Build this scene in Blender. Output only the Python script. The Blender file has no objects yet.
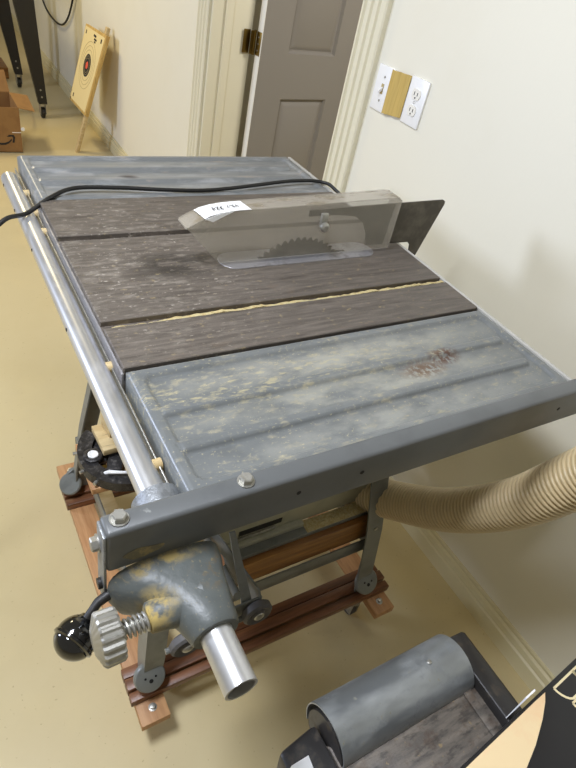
import bpy, bmesh, math, random
from mathutils import Vector, Matrix
random.seed(7)
scene = bpy.context.scene
COL = scene.collection

# ---------------------------------------------------------------- camera
CAM = Vector((0, 0, 1.45))
cd = bpy.data.cameras.new('camera'); cam = bpy.data.objects.new('camera', cd); COL.objects.link(cam)
cd.sensor_fit = 'HORIZONTAL'; cd.sensor_width = 36; cd.lens = 36 * 579.754 / 576; cd.clip_start = .01
Rr = ((0.856772, -0.480823, 0.186415), (-0.183982, -0.622692, -0.76053), (0.481759, 0.617304, -0.621968))
m = Matrix.Identity(4)
for i in range(3):
    m[i][0] = Rr[0][i]; m[i][1] = -Rr[1][i]; m[i][2] = -Rr[2][i]; m[i][3] = CAM[i]
cam.matrix_world = m
scene.camera = cam

# ---------------------------------------------------------------- light
w = bpy.data.worlds.new('world'); scene.world = w; w.use_nodes = True
w.node_tree.nodes['Background'].inputs[0].default_value = (1.0, .93, .76, 1)
w.node_tree.nodes['Background'].inputs[1].default_value = .25
def area(name, loc, target, sx, sy, power, color):
    l = bpy.data.lights.new(name, 'AREA'); l.shape = 'RECTANGLE'; l.size = sx; l.size_y = sy; l.energy = power; l.color = color
    o = bpy.data.objects.new(name, l); COL.objects.link(o); o.location = loc
    o.rotation_euler = (Vector(target) - Vector(loc)).to_track_quat('-Z', 'Y').to_euler(); return o
area('overhead_lamp', (-.38, .60, 2.42), (-.1, .5, 0), .45, .3, 46, (.85, .90, 1.0))
area('window_daylight', (-3.0, 3.2, 1.75), (1.1, .8, .95), .7, .9, 84, (.68, .77, 1.0))
area('far_wall_fill', (-.1, 4.4, 2.4), (.9, 4.1, .6), .9, .35, 32, (1, .84, .50))  # unseen warm lamp added to yellow the far wall
area('door_fill_lamp', (2.0, 1.3, 2.2), (1.8, 2.5, .8), .4, .4, 20, (1, .95, .88))  # unseen lamp added so the door panel bevels catch light
vs = scene.view_settings
vs.view_transform = 'Standard'; vs.look = 'None'; vs.exposure = -0.04; vs.gamma = 1; vs.use_curve_mapping = False

# ---------------------------------------------------------------- materials
def srgb(r, g, b):
    f = lambda c: ((c / 255 + .055) / 1.055) ** 2.4 if c / 255 > .04045 else c / 255 / 12.92
    return (f(r), f(g), f(b), 1)
def mat(name, base, rough=.5, metal=0, layers=(), bump=0, bscale=200, spec=.5, alpha=1, coat=0):
    """layers: (color, (sx,sy,sz), lo, hi, strength, rough or None)"""
    mt = bpy.data.materials.new(name); mt.use_nodes = True
    nt = mt.node_tree; N = nt.nodes; L = nt.links; bs = N['Principled BSDF']
    tc = N.new('ShaderNodeTexCoord')
    col = N.new('ShaderNodeRGB'); col.outputs[0].default_value = srgb(*base); cur = col.outputs[0]
    rv = N.new('ShaderNodeValue'); rv.outputs[0].default_value = rough; rcur = rv.outputs[0]
    mv = N.new('ShaderNodeValue'); mv.outputs[0].default_value = metal; mcur = mv.outputs[0]
    for i, ly in enumerate(layers):
        c, sc, lo, hi, st, ro = ly[:6]; win = ly[6] if len(ly) > 6 else None
        mp = N.new('ShaderNodeMapping'); mp.inputs['Scale'].default_value = sc; mp.inputs['Location'].default_value = (i * 3.7, i * 1.3, i * 2.1)
        L.new(tc.outputs['Object'], mp.inputs[0])
        nz = N.new('ShaderNodeTexNoise'); nz.inputs['Scale'].default_value = 1; nz.inputs['Detail'].default_value = 8; nz.inputs['Roughness'].default_value = .62
        L.new(mp.outputs[0], nz.inputs[0])
        mr = N.new('ShaderNodeMapRange'); mr.inputs[1].default_value = lo; mr.inputs[2].default_value = hi; mr.inputs[4].default_value = st
        L.new(nz.outputs[0], mr.inputs[0]); mask = mr.outputs[0]
        if win:                     # ellipsoidal patch (centre, radii) where this layer lives
            sb = N.new('ShaderNodeVectorMath'); sb.operation = 'SUBTRACT'; sb.inputs[1].default_value = win[0]; L.new(tc.outputs['Object'], sb.inputs[0])
            dv = N.new('ShaderNodeVectorMath'); dv.operation = 'DIVIDE'; dv.inputs[1].default_value = win[1]; L.new(sb.outputs[0], dv.inputs[0])
            ln = N.new('ShaderNodeVectorMath'); ln.operation = 'LENGTH'; L.new(dv.outputs[0], ln.inputs[0])
            m2 = N.new('ShaderNodeMapRange'); m2.inputs[1].default_value = 1.0; m2.inputs[2].default_value = .35; L.new(ln.outputs['Value'], m2.inputs[0])
            mu = N.new('ShaderNodeMath'); mu.operation = 'MULTIPLY'; L.new(mask, mu.inputs[0]); L.new(m2.outputs[0], mu.inputs[1]); mask = mu.outputs[0]
        mx = N.new('ShaderNodeMix'); mx.data_type = 'RGBA'
        L.new(mask, mx.inputs[0]); L.new(cur, mx.inputs[6]); mx.inputs[7].default_value = srgb(*c); cur = mx.outputs[2]
        if ro is not None:
            mf = N.new('ShaderNodeMix'); mf.data_type = 'FLOAT'; L.new(mask, mf.inputs[0]); L.new(rcur, mf.inputs[2]); mf.inputs[3].default_value = ro; rcur = mf.outputs[0]
            if metal > 0:
                mm = N.new('ShaderNodeMix'); mm.data_type = 'FLOAT'; L.new(mask, mm.inputs[0]); L.new(mcur, mm.inputs[2]); mm.inputs[3].default_value = 0; mcur = mm.outputs[0]
    L.new(cur, bs.inputs['Base Color']); L.new(rcur, bs.inputs['Roughness']); L.new(mcur, bs.inputs['Metallic'])
    bs.inputs['Specular IOR Level'].default_value = spec; bs.inputs['Coat Weight'].default_value = coat; bs.inputs['Alpha'].default_value = alpha
    if bump:
        nb = N.new('ShaderNodeTexNoise'); nb.inputs['Scale'].default_value = bscale; nb.inputs['Detail'].default_value = 4; L.new(tc.outputs['Object'], nb.inputs[0])
        bp = N.new('ShaderNodeBump'); bp.inputs['Strength'].default_value = bump; bp.inputs['Distance'].default_value = .002
        L.new(nb.outputs[0], bp.inputs['Height']); L.new(bp.outputs[0], bs.inputs['Normal'])
    return mt

U = lambda s: (s, s, s)
M = {}
M['wall'] = mat('wall_paint', (230, 226, 210), .55, bump=.12, bscale=90,
    layers=[((220, 213, 190), U(2.2), .5, .75, .35, None), ((120, 116, 108), (60, 22, 40), .73, .76, .5, None)])
M['floor'] = mat('floor_epoxy', (204, 188, 146), .38, layers=[((196, 178, 132), U(1.6), .45, .7, .7, None),
    ((140, 118, 78), U(90), .655, .69, .5, .7), ((214, 196, 146), U(5), .5, .75, .4, .5)], bump=.05, bscale=60)
M['trim'] = mat('trim_paint', (226, 220, 196), .4)
M['base'] = mat('baseboard_paint', (214, 204, 166), .45)
M['door'] = mat('door_paint', (136, 131, 124), .42)
M['white'] = mat('white_enamel', (236, 233, 224), .35)
M['plate'] = mat('wall_plate_plastic', (240, 240, 240), .3)
M['dark'] = mat('dark_recess', (14, 13, 12), .8)
M['tape'] = mat('masking_tape', (196, 168, 96), .75, layers=[((176, 146, 78), (10, 160, 10), .45, .6, .5, None)])
M['railp'] = mat('pale_rail', (186, 184, 178), .4)
M['glue'] = mat('old_glue', (140, 126, 86), .8, layers=[((96, 92, 76), U(90), .45, .55, .8, None)])
M['cast'] = mat('cast_iron_top', (92, 85, 78), .5, metal=.2, spec=.45, bump=.2, bscale=420, layers=[
    ((116, 107, 98), (14, 150, 30), .38, .68, .75, .62), ((64, 56, 50), (7, 60, 20), .54, .70, .6, None),
    ((118, 100, 80), (18, 40, 60), .60, .74, .4, .8), ((186, 178, 164), (90, 190, 100), .61, .67, .7, .9, ((-.24, .06, .94), (.28, .40, .5))),
    ((150, 142, 130), (30, 90, 60), .52, .66, .55, .8, ((-.24, .06, .94), (.26, .40, .5))),
    ((46, 42, 40), (16, 44, 20), .42, .50, .85, .4, ((-.17, .0, .94), (.11, .06, .5))),
    ((168, 150, 108), (60, 110, 60), .60, .72, .55, .9)])
M['skirt'] = mat('machined_edge', (150, 148, 150), .42, metal=.5, layers=[((96, 90, 84), U(40), .5, .65, .6, .6)])
M['wing'] = mat('wing_enamel', (112, 121, 130), .3)
DUST = (186, 176, 148)
M['wing_near'] = mat('near_wing_enamel', (108, 111, 111), .3, spec=.6, bump=.08, bscale=260, layers=[
    ((92, 95, 95), U(14), .5, .6, .5, None), ((162, 160, 148), (14, 30, 30), .34, .60, .75, .7, ((.34, .178, 0), (.36, .040, .1))), ((162, 160, 148), (14, 30, 30), .34, .60, .75, .7, ((.34, .105, 0), (.36, .034, .1))), ((156, 155, 146), (14, 30, 30), .36, .60, .7, .7, ((.34, .035, 0), (.36, .034, .1))), ((176, 166, 134), (34, 70, 60), .56, .68, .45, .85),
    ((184, 174, 140), (200, 260, 200), .60, .68, .6, .9), ((186, 174, 132), (50, 160, 60), .54, .64, .55, .9, ((.16, .16, 0), (.5, .06, .1))),
    ((104, 80, 60), (110, 110, 90), .42, .54, .85, .9, ((.445, .112, 0), (.06, .024, .05))), ((92, 64, 48), (110, 110, 90), .42, .54, .9, .9, ((.50, .128, 0), (.042, .022, .05)))])
M['wing_far'] = mat('far_wing_enamel', (120, 122, 122), .3, spec=.6, bump=.08, bscale=260, layers=[
    ((168, 168, 168), (9, 40, 30), .5, .66, .6, .6), ((184, 168, 152), (12, 50, 40), .58, .70, .5, .8),
    ((100, 106, 110), U(16), .55, .65, .5, None), ((60, 50, 44), U(60), .2, .4, .9, .9, ((.21, .108, 0), (.028, .022, .05)))])
M['paint'] = mat('machine_grey_paint', (112, 114, 110), .34, spec=.6, bump=.10, bscale=160, layers=[((90, 92, 88), U(24), .5, .65, .6, None), ((150, 134, 84), (40, 40, 40), .64, .74, .5, .8)])
M['head'] = mat('fence_head_paint', (88, 92, 90), .42, spec=.45, bump=.3, bscale=120, layers=[
    ((78, 82, 80), U(30), .45, .62, .6, None), ((190, 164, 92), U(60), .40, .56, .85, .9, ((-.052, -.062, .012), (.032, .024, .06))),
    ((176, 154, 92), (60, 60, 200), .44, .58, .8, .9, ((-.035, -.022, .026), (.055, .012, .02))),
    ((120, 98, 60), U(90), .5, .60, .5, .9, ((.018, -.045, .02), (.03, .03, .03))), ((150, 138, 100), U(220), .60, .68, .4, .9)])
M['fence'] = mat('fence_grey_paint', (92, 94, 94), .38, spec=.5, layers=[((78, 80, 80), U(16), .48, .66, .6, None), ((150, 152, 148), U(60), .68, .74, .6, .7)])
M['steel'] = mat('dull_steel', (178, 176, 168), .36, metal=.8, layers=[((110, 104, 94), U(60), .5, .66, .6, .6)])
M['chrome'] = mat('chromed_tube', (206, 206, 206), .33, metal=.8, layers=[((170, 168, 162), (24, 12, 24), .48, .70, .5, .36), ((110, 104, 96), U(110), .68, .72, .6, .6)])
M['tubeend'] = mat('chromed_tube_end', (214, 210, 200), .16, metal=1, layers=[((150, 132, 96), (60, 40, 60), .52, .62, .6, .5)])
M['galv'] = mat('cast_collar', (140, 143, 146), .42, metal=.5, bump=.4, bscale=300, layers=[((100, 102, 104), U(80), .5, .62, .5, None)])
M['rubber'] = mat('rubber', (84, 82, 82), .6, layers=[((110, 104, 96), U(60), .5, .66, .5, None)])
M['black'] = mat('black_bakelite', (10, 10, 11), .1, spec=.8, coat=.5)
M['blacksteel'] = mat('black_painted_steel', (30, 28, 26), .45)
M['blackiron'] = mat('black_cast_iron', (52, 50, 50), .42, metal=.3, bump=.5, bscale=220, layers=[((104, 100, 96), U(90), .52, .66, .7, .7), ((26, 24, 24), U(30), .5, .6, .6, None)])
M['cord'] = mat('black_cord', (22, 21, 20), .5)
def wood(name, a, b, sc=(4, 60, 60), rough=.55):
    return mat(name, a, rough, layers=[(b, sc, .42, .62, .85, None), (tuple(int(c * .55) for c in b), (sc[0] * 1.7, sc[1] * 1.7, sc[2] * 1.7), .62, .7, .5, None)], bump=.15, bscale=150)
M['wood_y'] = wood('fir_board', (194, 148, 102), (166, 118, 76), (60, 5, 60))
M['wood_x'] = wood('red_wood_slat', (124, 80, 50), (86, 52, 30), (5, 70, 70), .4)
M['wood_beam'] = wood('stained_beam', (150, 104, 50), (108, 68, 30), (5, 50, 70), .4)
M['wood_pale'] = wood('pale_board', (206, 184, 138), (186, 160, 112), (12, 50, 50))
M['wood_tgt'] = wood('pine_board', (206, 174, 104), (180, 142, 76), (40, 40, 5))
M['paper'] = mat('target_paper', (226, 206, 150), .8)
M['sawdust'] = mat('sawdust', (196, 182, 136), .95, bump=1, bscale=500, layers=[((168, 136, 78), U(200), .45, .6, .6, None)])
M['red'] = mat('red_ink', (226, 92, 66), .8)
M['ink'] = mat('black_ink', (36, 33, 32), .7)
M['inkline'] = mat('grey_ink', (176, 158, 112), .8)
M['cardboard'] = mat('cardboard', (150, 112, 66), .8, layers=[((136, 98, 56), U(12), .45, .6, .6, None)])
M['hose'] = mat('beige_hose_plastic', (190, 170, 132), .4, spec=.5, layers=[((172, 150, 110), U(16), .45, .6, .5, None)])
M['cab'] = mat('pale_cabinet_paint', (168, 166, 146), .45, layers=[((140, 138, 120), U(20), .5, .65, .6, None)])
M['hoserib'] = mat('lit_hose_rib', (206, 186, 146), .35)  # rib shading put into colour: crests paler than the hose grooves
M['brass'] = mat('aged_brass', (126, 104, 54), .35, metal=1)
M['drum'] = mat('zinc_sheet', (150, 154, 156), .36, metal=.7, layers=[((172, 174, 172), (10, 24, 24), .44, .66, .5, .5), ((110, 112, 110), U(40), .55, .66, .5, .6), ((150, 140, 100), U(70), .64, .7, .5, .9)])
M['sander'] = mat('worn_dark_casting', (96, 90, 84), .5, metal=.1, bump=.3, bscale=200, layers=[((132, 122, 110), (14, 70, 40), .42, .62, .75, .7), ((84, 66, 52), U(34), .52, .64, .6, .8), ((60, 56, 52), (30, 90, 40), .52, .62, .7, .6), ((160, 138, 96), U(110), .64, .7, .6, .9)])
M['plastic'] = mat('dark_plastic', (44, 42, 41), .36, layers=[((84, 74, 60), U(50), .52, .66, .6, .8)])
M['boxblack'] = mat('gloss_black_card', (26, 25, 27), .35)
M['peach'] = mat('printed_peach', (240, 214, 168), .4, layers=[((236, 176, 128), U(9), .45, .65, .6, None)])
M['cream'] = mat('printed_cream', (238, 222, 178), .4)
M['guard'] = mat('smoky_polycarbonate', (200, 194, 180), .25, spec=.5, alpha=.20, layers=[((226, 218, 200), (14, 30, 30), .45, .65, .6, .5)])
M['guardtop'] = mat('scuffed_polycarbonate', (180, 172, 158), .3, spec=.5, alpha=.42, layers=[((140, 124, 92), (20, 60, 40), .5, .62, .7, .7)])
M['sawplate'] = mat('blade_steel', (84, 80, 74), .42, metal=.7, layers=[((120, 114, 104), U(20), .45, .65, .6, None)])
M['orange'] = mat('orange_strap', (214, 92, 50), .6)
M['pink'] = mat('copper_sleeve', (214, 160, 130), .5)

# ---------------------------------------------------------------- mesh helpers
class B:
    def __init__(s): s.bm = bmesh.new()
    def _bev(s, verts, bev, seg=2):
        es = {e for v in verts for e in v.link_edges}
        bmesh.ops.bevel(s.bm, geom=list(es), offset=bev, segments=seg, profile=.5, affect='EDGES')
    def box(s, x0, x1, y0, y1, z0, z1, bev=0, rot=None, seg=2):
        vs = [s.bm.verts.new((x, y, z)) for x in (x0, x1) for y in (y0, y1) for z in (z0, z1)]
        for f in ((0, 1, 3, 2), (4, 6, 7, 5), (0, 4, 5, 1), (2, 3, 7, 6), (0, 2, 6, 4), (1, 5, 7, 3)):
            s.bm.faces.new([vs[i] for i in f])
        if rot:     # (matrix, centre)
            for v in vs: v.co = rot[0] @ (v.co - rot[1]) + rot[1]
        if bev: s._bev(vs, bev, seg)
        return s
    def hexa(s, pts, bev=0):
        vs = [s.bm.verts.new(p) for p in pts]          # bottom 4 ccw, top 4 ccw
        for f in ((3, 2, 1, 0), (4, 5, 6, 7), (0, 1, 5, 4), (1, 2, 6, 5), (2, 3, 7, 6), (3, 0, 4, 7)): s.bm.faces.new([vs[i] for i in f])
        if bev: s._bev(vs, bev)
        return s
    def prism(s, pts, axis, a, b, bev=0):
        def P(u, v, t): return {'x': (t, u, v), 'y': (u, t, v), 'z': (u, v, t)}[axis]
        lo = [s.bm.verts.new(P(u, v, a)) for u, v in pts]; hi = [s.bm.verts.new(P(u, v, b)) for u, v in pts]
        n = len(pts); s.bm.faces.new(lo); s.bm.faces.new(hi[::-1])
        for i in range(n): s.bm.faces.new((lo[i], hi[i], hi[(i + 1) % n], lo[(i + 1) % n]))
        if bev: s._bev(lo + hi, bev, 1)
        return s
    def loft(s, rings, closed=True, caps=True):
        R = [[s.bm.verts.new(p) for p in r] for r in rings]; n = len(R[0])
        for a, b in zip(R, R[1:]):
            for i in range(n if closed else n - 1):
                s.bm.faces.new((a[i], a[(i + 1) % n], b[(i + 1) % n], b[i]))
        if caps and closed: s.bm.faces.new(R[0][::-1]); s.bm.faces.new(R[-1])
        return s
    def tube(s, pts, r, seg=16, caps=True, radii=None):
        pts = [Vector(p) for p in pts]; rings = []; up = None
        for i, p in enumerate(pts):
            d = (pts[min(i + 1, len(pts) - 1)] - pts[max(i - 1, 0)]).normalized()
            if up is None: up = d.orthogonal().normalized()
            up = (up - d * up.dot(d)).normalized(); q = d.cross(up); rr = radii[i] if radii else r
            rings.append([p + (up * math.cos(t * 2 * math.pi / seg) + q * math.sin(t * 2 * math.pi / seg)) * rr for t in range(seg)])
        return s.loft(rings, caps=caps)
    def cyl(s, p0, p1, r, r2=None, seg=24):
        return s.tube([p0, p1], r, seg, radii=[r, r if r2 is None else r2])
    def lathe(s, origin, axis, prof, seg=32):      # prof: (distance along axis, radius)
        o = Vector(origin); d = Vector(axis).normalized(); u = d.orthogonal().normalized(); v = d.cross(u)
        return s.loft([[o + d * a + (u * math.cos(t * 2 * math.pi / seg) + v * math.sin(t * 2 * math.pi / seg)) * max(r, 1e-5) for t in range(seg)] for a, r in prof])
    def hollow(s, p0, p1, ro, ri, seg=32):
        o = Vector(p0); d = Vector(p1) - o; L_ = d.length; d.normalize(); u = d.orthogonal().normalized(); v = d.cross(u)
        R = [[s.bm.verts.new(o + d * a + (u * math.cos(t * 2 * math.pi / seg) + v * math.sin(t * 2 * math.pi / seg)) * r) for t in range(seg)] for a, r in ((0, ro), (L_, ro), (L_, ri), (0, ri))]
        for k in range(4):
            a, b = R[k], R[(k + 1) % 4]
            for i in range(seg): s.bm.faces.new((a[i], a[(i + 1) % seg], b[(i + 1) % seg], b[i]))
        return s
    def hexbolt(s, p, axis, r, h):
        p = Vector(p); d = Vector(axis).normalized()
        s.lathe(p, d, [(0, r * 1.25), (.0015, r * 1.25)], 24)
        s.lathe(p + d * .0015, d, [(0, r), (h * .8, r), (h, r * .82)], 6)
        return s
    def build(s, name, material, parent=None, angle=35, off=None):
        bmesh.ops.recalc_face_normals(s.bm, faces=s.bm.faces)
        if parent is not None: off = parent_origin(parent)
        if off is not None: bmesh.ops.translate(s.bm, vec=-Vector(off), verts=s.bm.verts)
        me = bpy.data.meshes.new(name); s.bm.to_mesh(me); s.bm.free()
        me.materials.append(material); me.shade_smooth(); me.set_sharp_from_angle(angle=math.radians(angle))
        o = bpy.data.objects.new(name, me); COL.objects.link(o)
        if parent is not None: o.parent = parent
        elif off is not None: o.location = off
        return o
def parent_origin(o):
    v = Vector((0, 0, 0))
    while o is not None: v += o.location; o = o.parent
    return v
def tag(o, label=None, cat=None, group=None, kind=None):
    if label: o['label'] = label
    if cat: o['category'] = cat
    if group: o['group'] = group
    if kind: o['kind'] = kind
    return o
def empty(name, loc, label, cat, group=None):
    o = bpy.data.objects.new(name, None); COL.objects.link(o); o.location = loc; o.empty_display_size = .05
    return tag(o, label, cat, group)
def struct(b, name, m_): return tag(b.build(name, m_), kind='structure')
def text_mesh(name, body, size, material, matrix, parent, depth=.0002):
    c = bpy.data.curves.new(name + '_curve', 'FONT'); c.body = body; c.size = size; c.extrude = depth; c.align_x = 'CENTER'; c.align_y = 'CENTER'
    t = bpy.data.objects.new(name + '_tmp', c); COL.objects.link(t)
    bpy.context.view_layer.update()
    me = bpy.data.meshes.new_from_object(t.evaluated_get(bpy.context.evaluated_depsgraph_get()))
    bpy.data.objects.remove(t); me.name = name; me.transform(matrix); me.transform(Matrix.Translation(-parent_origin(parent)))
    me.materials.clear(); me.materials.append(material)
    o = bpy.data.objects.new(name, me); COL.objects.link(o); o.parent = parent; return o
def smooth_path(pts, n=8):      # Catmull-Rom
    P = [Vector(p) for p in pts]; P = [P[0] * 2 - P[1]] + P + [P[-1] * 2 - P[-2]]; out = []
    for i in range(1, len(P) - 2):
        for k in range(n):
            t = k / n; a, b, c, d = P[i - 1:i + 3]
            out.append(.5 * ((2 * b) + (c - a) * t + (2 * a - 5 * b + 4 * c - d) * t * t + (3 * b - a - 3 * c + d) * t ** 3))
    out.append(P[-2]); return out

# ---------------------------------------------------------------- room
XW = 1.155
struct(B().box(-4, 3.2, -2.5, 8.5, -.05, 0), 'floor', M['floor'])
wb = B()
wb.box(XW, XW + .18, -2.5, 1.545, 0, 2.6)
wb.box(XW, XW + .18, 2.555, 8.5, 0, 2.6)
wb.box(XW, XW + .18, 1.545, 2.555, 2.05, 2.6)
struct(wb, 'wall_right', M['wall'])
struct(B().box(-4, XW, 8.5, 8.6, 0, 2.6), 'wall_far', M['wall'])
hb = B(); hb.box(XW + .18, 3.2, 3.3, 3.4, 0, 2.6); hb.box(3.2, 3.3, -.5, 3.4, 0, 2.6)
struct(hb, 'wall_hallway', M['wall'])
def baseboard(y0, y1, name):
    b = B()
    b.prism([(XW, 0), (XW - .016, 0), (XW - .016, .050), (XW - .010, .054), (XW - .010, .058), (XW - .014, .062), (XW - .012, .076), (XW - .005, .080), (XW - .005, .086), (XW - .007, .090), (XW - .004, .094), (XW, .094)], 'y', y0, y1)
    struct(b, name, M['base'])
baseboard(-2.5, 1.43, 'baseboard_right'); baseboard(2.67, 8.5, 'baseboard_far')
# fluted casings
def casing(y0, y1, name):
    n = 3; pts = [(y0, XW), (y0, XW - .014), (y0 + .004, XW - .018)]
    wd = y1 - y0; fl = (wd - .024) / n
    for i in range(n):
        a = y0 + .009 + i * (fl + .003)
        pts += [(a, XW - .018), (a + .004, XW - .011), (a + fl - .004, XW - .011), (a + fl, XW - .018)]
    pts += [(y1 - .004, XW - .018), (y1, XW - .014), (y1, XW)]
    b = B(); b.prism([(x, y) for y, x in pts], 'z', 0, 2.12)
    struct(b, name, M['trim'])
casing(1.432, 1.54, 'trim_1'); casing(2.56, 2.668, 'trim_2')
jb = B()
jb.box(XW - .004, XW + .184, 2.542, 2.556, 0, 2.05, .001); jb.box(XW + .05, XW + .085, 2.53, 2.543, 0, 2.05, .001)
jb.box(XW - .004, XW + .184, 1.544, 1.558, 0, 2.05, .001); jb.box(XW + .05, XW + .085, 1.557, 1.57, 0, 2.05, .001)
struct(jb, 'trim_3', M['trim'])
# open panel door (swung into the next room)
dY0, dY1, dX0 = 2.480, 2.516, XW + .206
def panel_door():
    b = B(); X0 = dX0; X1 = X0 + .94
    zs = [.02, .24, .775, .965, 1.55, 1.66, 1.90, 2.03]
    xs = [X0, X0 + .15, X0 + .43, X0 + .55, X0 + .83, X1]
    for i in range(5):
        for j in range(7):
            x0, x1, z0, z1 = xs[i], xs[i + 1], zs[j], zs[j + 1]
            if i in (1, 3) and j in (1, 3, 5):
                def ring(k, y): return [(x0 + k, y, z0 + k), (x1 - k, y, z0 + k), (x1 - k, y, z1 - k), (x0 + k, y, z1 - k)]
                for sgn, Y in ((1, dY0), (-1, dY1)):
                    b.loft([ring(0, Y), ring(.008, Y + sgn * .015), ring(.014, Y + sgn * .016), ring(.038, Y + sgn * .003)], caps=False)
                    vs = [b.bm.verts.new(p) for p in ring(.038, Y + sgn * .003)]; b.bm.faces.new(vs)
            else:
                for Y in (dY0, dY1):
                    b.bm.faces.new([b.bm.verts.new(p) for p in ((x0, Y, z0), (x1, Y, z0), (x1, Y, z1), (x0, Y, z1))])
    bmesh.ops.remove_doubles(b.bm, verts=b.bm.verts, dist=1e-5)
    for (xa, xb, za, zb) in ((X1, X1, .02, 2.03),):
        b.bm.faces.new([b.bm.verts.new(p) for p in ((X1, dY0, .02), (X1, dY1, .02), (X1, dY1, 2.03), (X1, dY0, 2.03))])
    return b
door = tag(panel_door().build('door_1', M['door'], off=(dX0, dY0, 0)), kind='structure')
tag(B().box(dX0 - .003, dX0, dY0, dY1, .02, 2.03, .0008).build('door_edge', M['white'], door), 'white painted hinge edge')
for hz in (.99,):
    h = B(); h.box(dX0 - .006, dX0 - .003, dY0 + .004, dY1 - .002, hz - .045, hz + .045, .001)
    h.box(XW + .150, XW + .182, 2.539, 2.5425, hz - .045, hz + .045, .001)
    h.cyl((dX0 - .010, dY1 + .007, hz - .047), (dX0 - .010, dY1 + .007, hz + .047), .006)
    h.box(XW + .175, dX0 - .006, dY1 + .006, dY1 + .008, hz - .045, hz + .045)
    hg = h.build('door_hinge', M['brass'], door); tag(hg, 'aged brass butt hinge')
    s = B()
    for k in (-.025, 0, .025): s.cyl((dX0 - .0062, dY0 + .018, hz + k), (dX0 - .0075, dY0 + .018, hz + k), .003, seg=10)
    s.build('screw', M['steel'], hg)

door.rotation_euler = (0, 0, math.radians(8))

# ---------------------------------------------------------------- wall plates, tape
def wall_plate(name, yc, zc, label, cat):
    t = empty(name, (XW, yc, zc), label, cat)
    B().box(XW - .006, XW, yc - .036, yc + .036, zc - .057, zc + .057, .002).build('cover_plate', M['plate'], t)
    return t
sw = wall_plate('light_switch', 1.377, 1.121, 'white toggle light switch plate beside the fluted door casing', 'light switch')
B().box(XW - .0075, XW - .006, 1.372, 1.382, 1.108, 1.134, .0005).build('switch_slot', M['inkline'], sw)
B().hexa([(XW - .007, 1.374, 1.116), (XW - .007, 1.380, 1.116), (XW - .007, 1.380, 1.126), (XW - .007, 1.374, 1.126),
          (XW - .018, 1.375, 1.110), (XW - .018, 1.379, 1.110), (XW - .018, 1.379, 1.117), (XW - .018, 1.375, 1.117)], .0008).build('toggle', M['plate'], sw)
for dz in (-.03, .03): B().cyl((XW - .006, 1.377, 1.121 + dz), (XW - .0075, 1.377, 1.121 + dz), .003, seg=12).build('screw', M['steel'], sw)
ou = wall_plate('wall_outlet', 1.236, 1.128, 'white duplex power outlet plate on the bright wall, right of the tape', 'power outlet')
for dz in (-.0195, .0195):
    z = 1.128 + dz
    pts = [(1.236 + .0165 * math.cos(a) , z + max(-.0125, min(.0125, .0165 * math.sin(a)))) for a in [i * math.pi / 16 for i in range(32)]]
    f = B().prism(pts, 'x', XW - .0085, XW - .005).build('receptacle', M['white'], ou)
    q = B(); q.box(XW - .009, XW - .0083, 1.241, 1.2432, z - .003, z + .006); q.box(XW - .009, XW - .0083, 1.2288, 1.231, z - .003, z + .005); q.cyl((XW - .0083, 1.236, z - .008), (XW - .009, 1.236, z - .008), .0022, seg=12)
    q.build('slot', M['dark'], f)
rb = B(); rb.hollow((XW - .0060, 1.236, 1.128), (XW - .0066, 1.236, 1.128), .004, .003, 12); rb.build('screw', M['steel'], ou)
tg = B(); NY = 14
rings = []
for i in range(NY + 1):
    y = 1.272 + (1.352 - 1.272) * i / NY
    rings.append([(XW - .0075 - .003 * math.sin(i * .45) ** 2, y, 1.066 + .012 * (1 - i / NY) + random.uniform(-.0006, .0006)), (XW - .0075 - .003 * math.sin(i * .45 + .5) ** 2, y, 1.182 - .006 * i / NY + .001 * math.sin(i)),
                  (XW - .0066, y, 1.182 - .006 * i / NY), (XW - .0066, y, 1.066 + .012 * (1 - i / NY))])
tg.loft(rings); tag(tg.build('masking_tape', M['tape'], off=(XW - .007, 1.31, 1.12)), 'tan masking tape strip bridging the switch plate and the outlet plate', 'tape')

# ---------------------------------------------------------------- table saw
T = .94; X0, X1 = .19, .872
saw = empty('table_saw', (.53, .85, 0), 'old grey table saw with dark cast-iron top and two ribbed steel wings', 'table saw')
b = B()
b.box(X0, X1, .60, 1.13, .918, .9305)                                       # slab below the slots
for ya, yb in ((.6005, .6955), (.7125, .9615), (.9805, 1.1295)): b.box(X0, X1, ya, yb, .925, T, .0012, seg=1)
top = b.build('cast_iron_top', M['cast'], saw); tag(top, 'dark patinated cast-iron top with two slots')
for xa, xb in ((X0 - .003, X0 + .008), (X1 - .008, X1 + .002)):
    tag(B().box(xa, xb, .60, 1.13, .893, .9300, .002).build('table_skirt', M['skirt'], saw), 'machined table edge')
b = B()                                                                       # sawdust caked in the nearer mitre slot
rings = []; hh = .004
for k in range(110):
    x = X0 + .015 + k * (X1 - X0 - .02) / 109; hh += (.0078 - hh) * .3 + random.uniform(-.0016, .0016); wy = .0125 + random.uniform(-.0015, .0015)
    if k < 12: hh *= .8
    rings.append([(x, .6962, .9303), (x, .6962, .9306 + hh), (x, .6962 + wy * .6, .9306 + hh * .9), (x, .6962 + wy, .9305)])
b.loft(rings)
tag(b.build('caked_sawdust', M['sawdust'], saw), 'yellow sawdust packed in the slot', kind='stuff')
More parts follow.
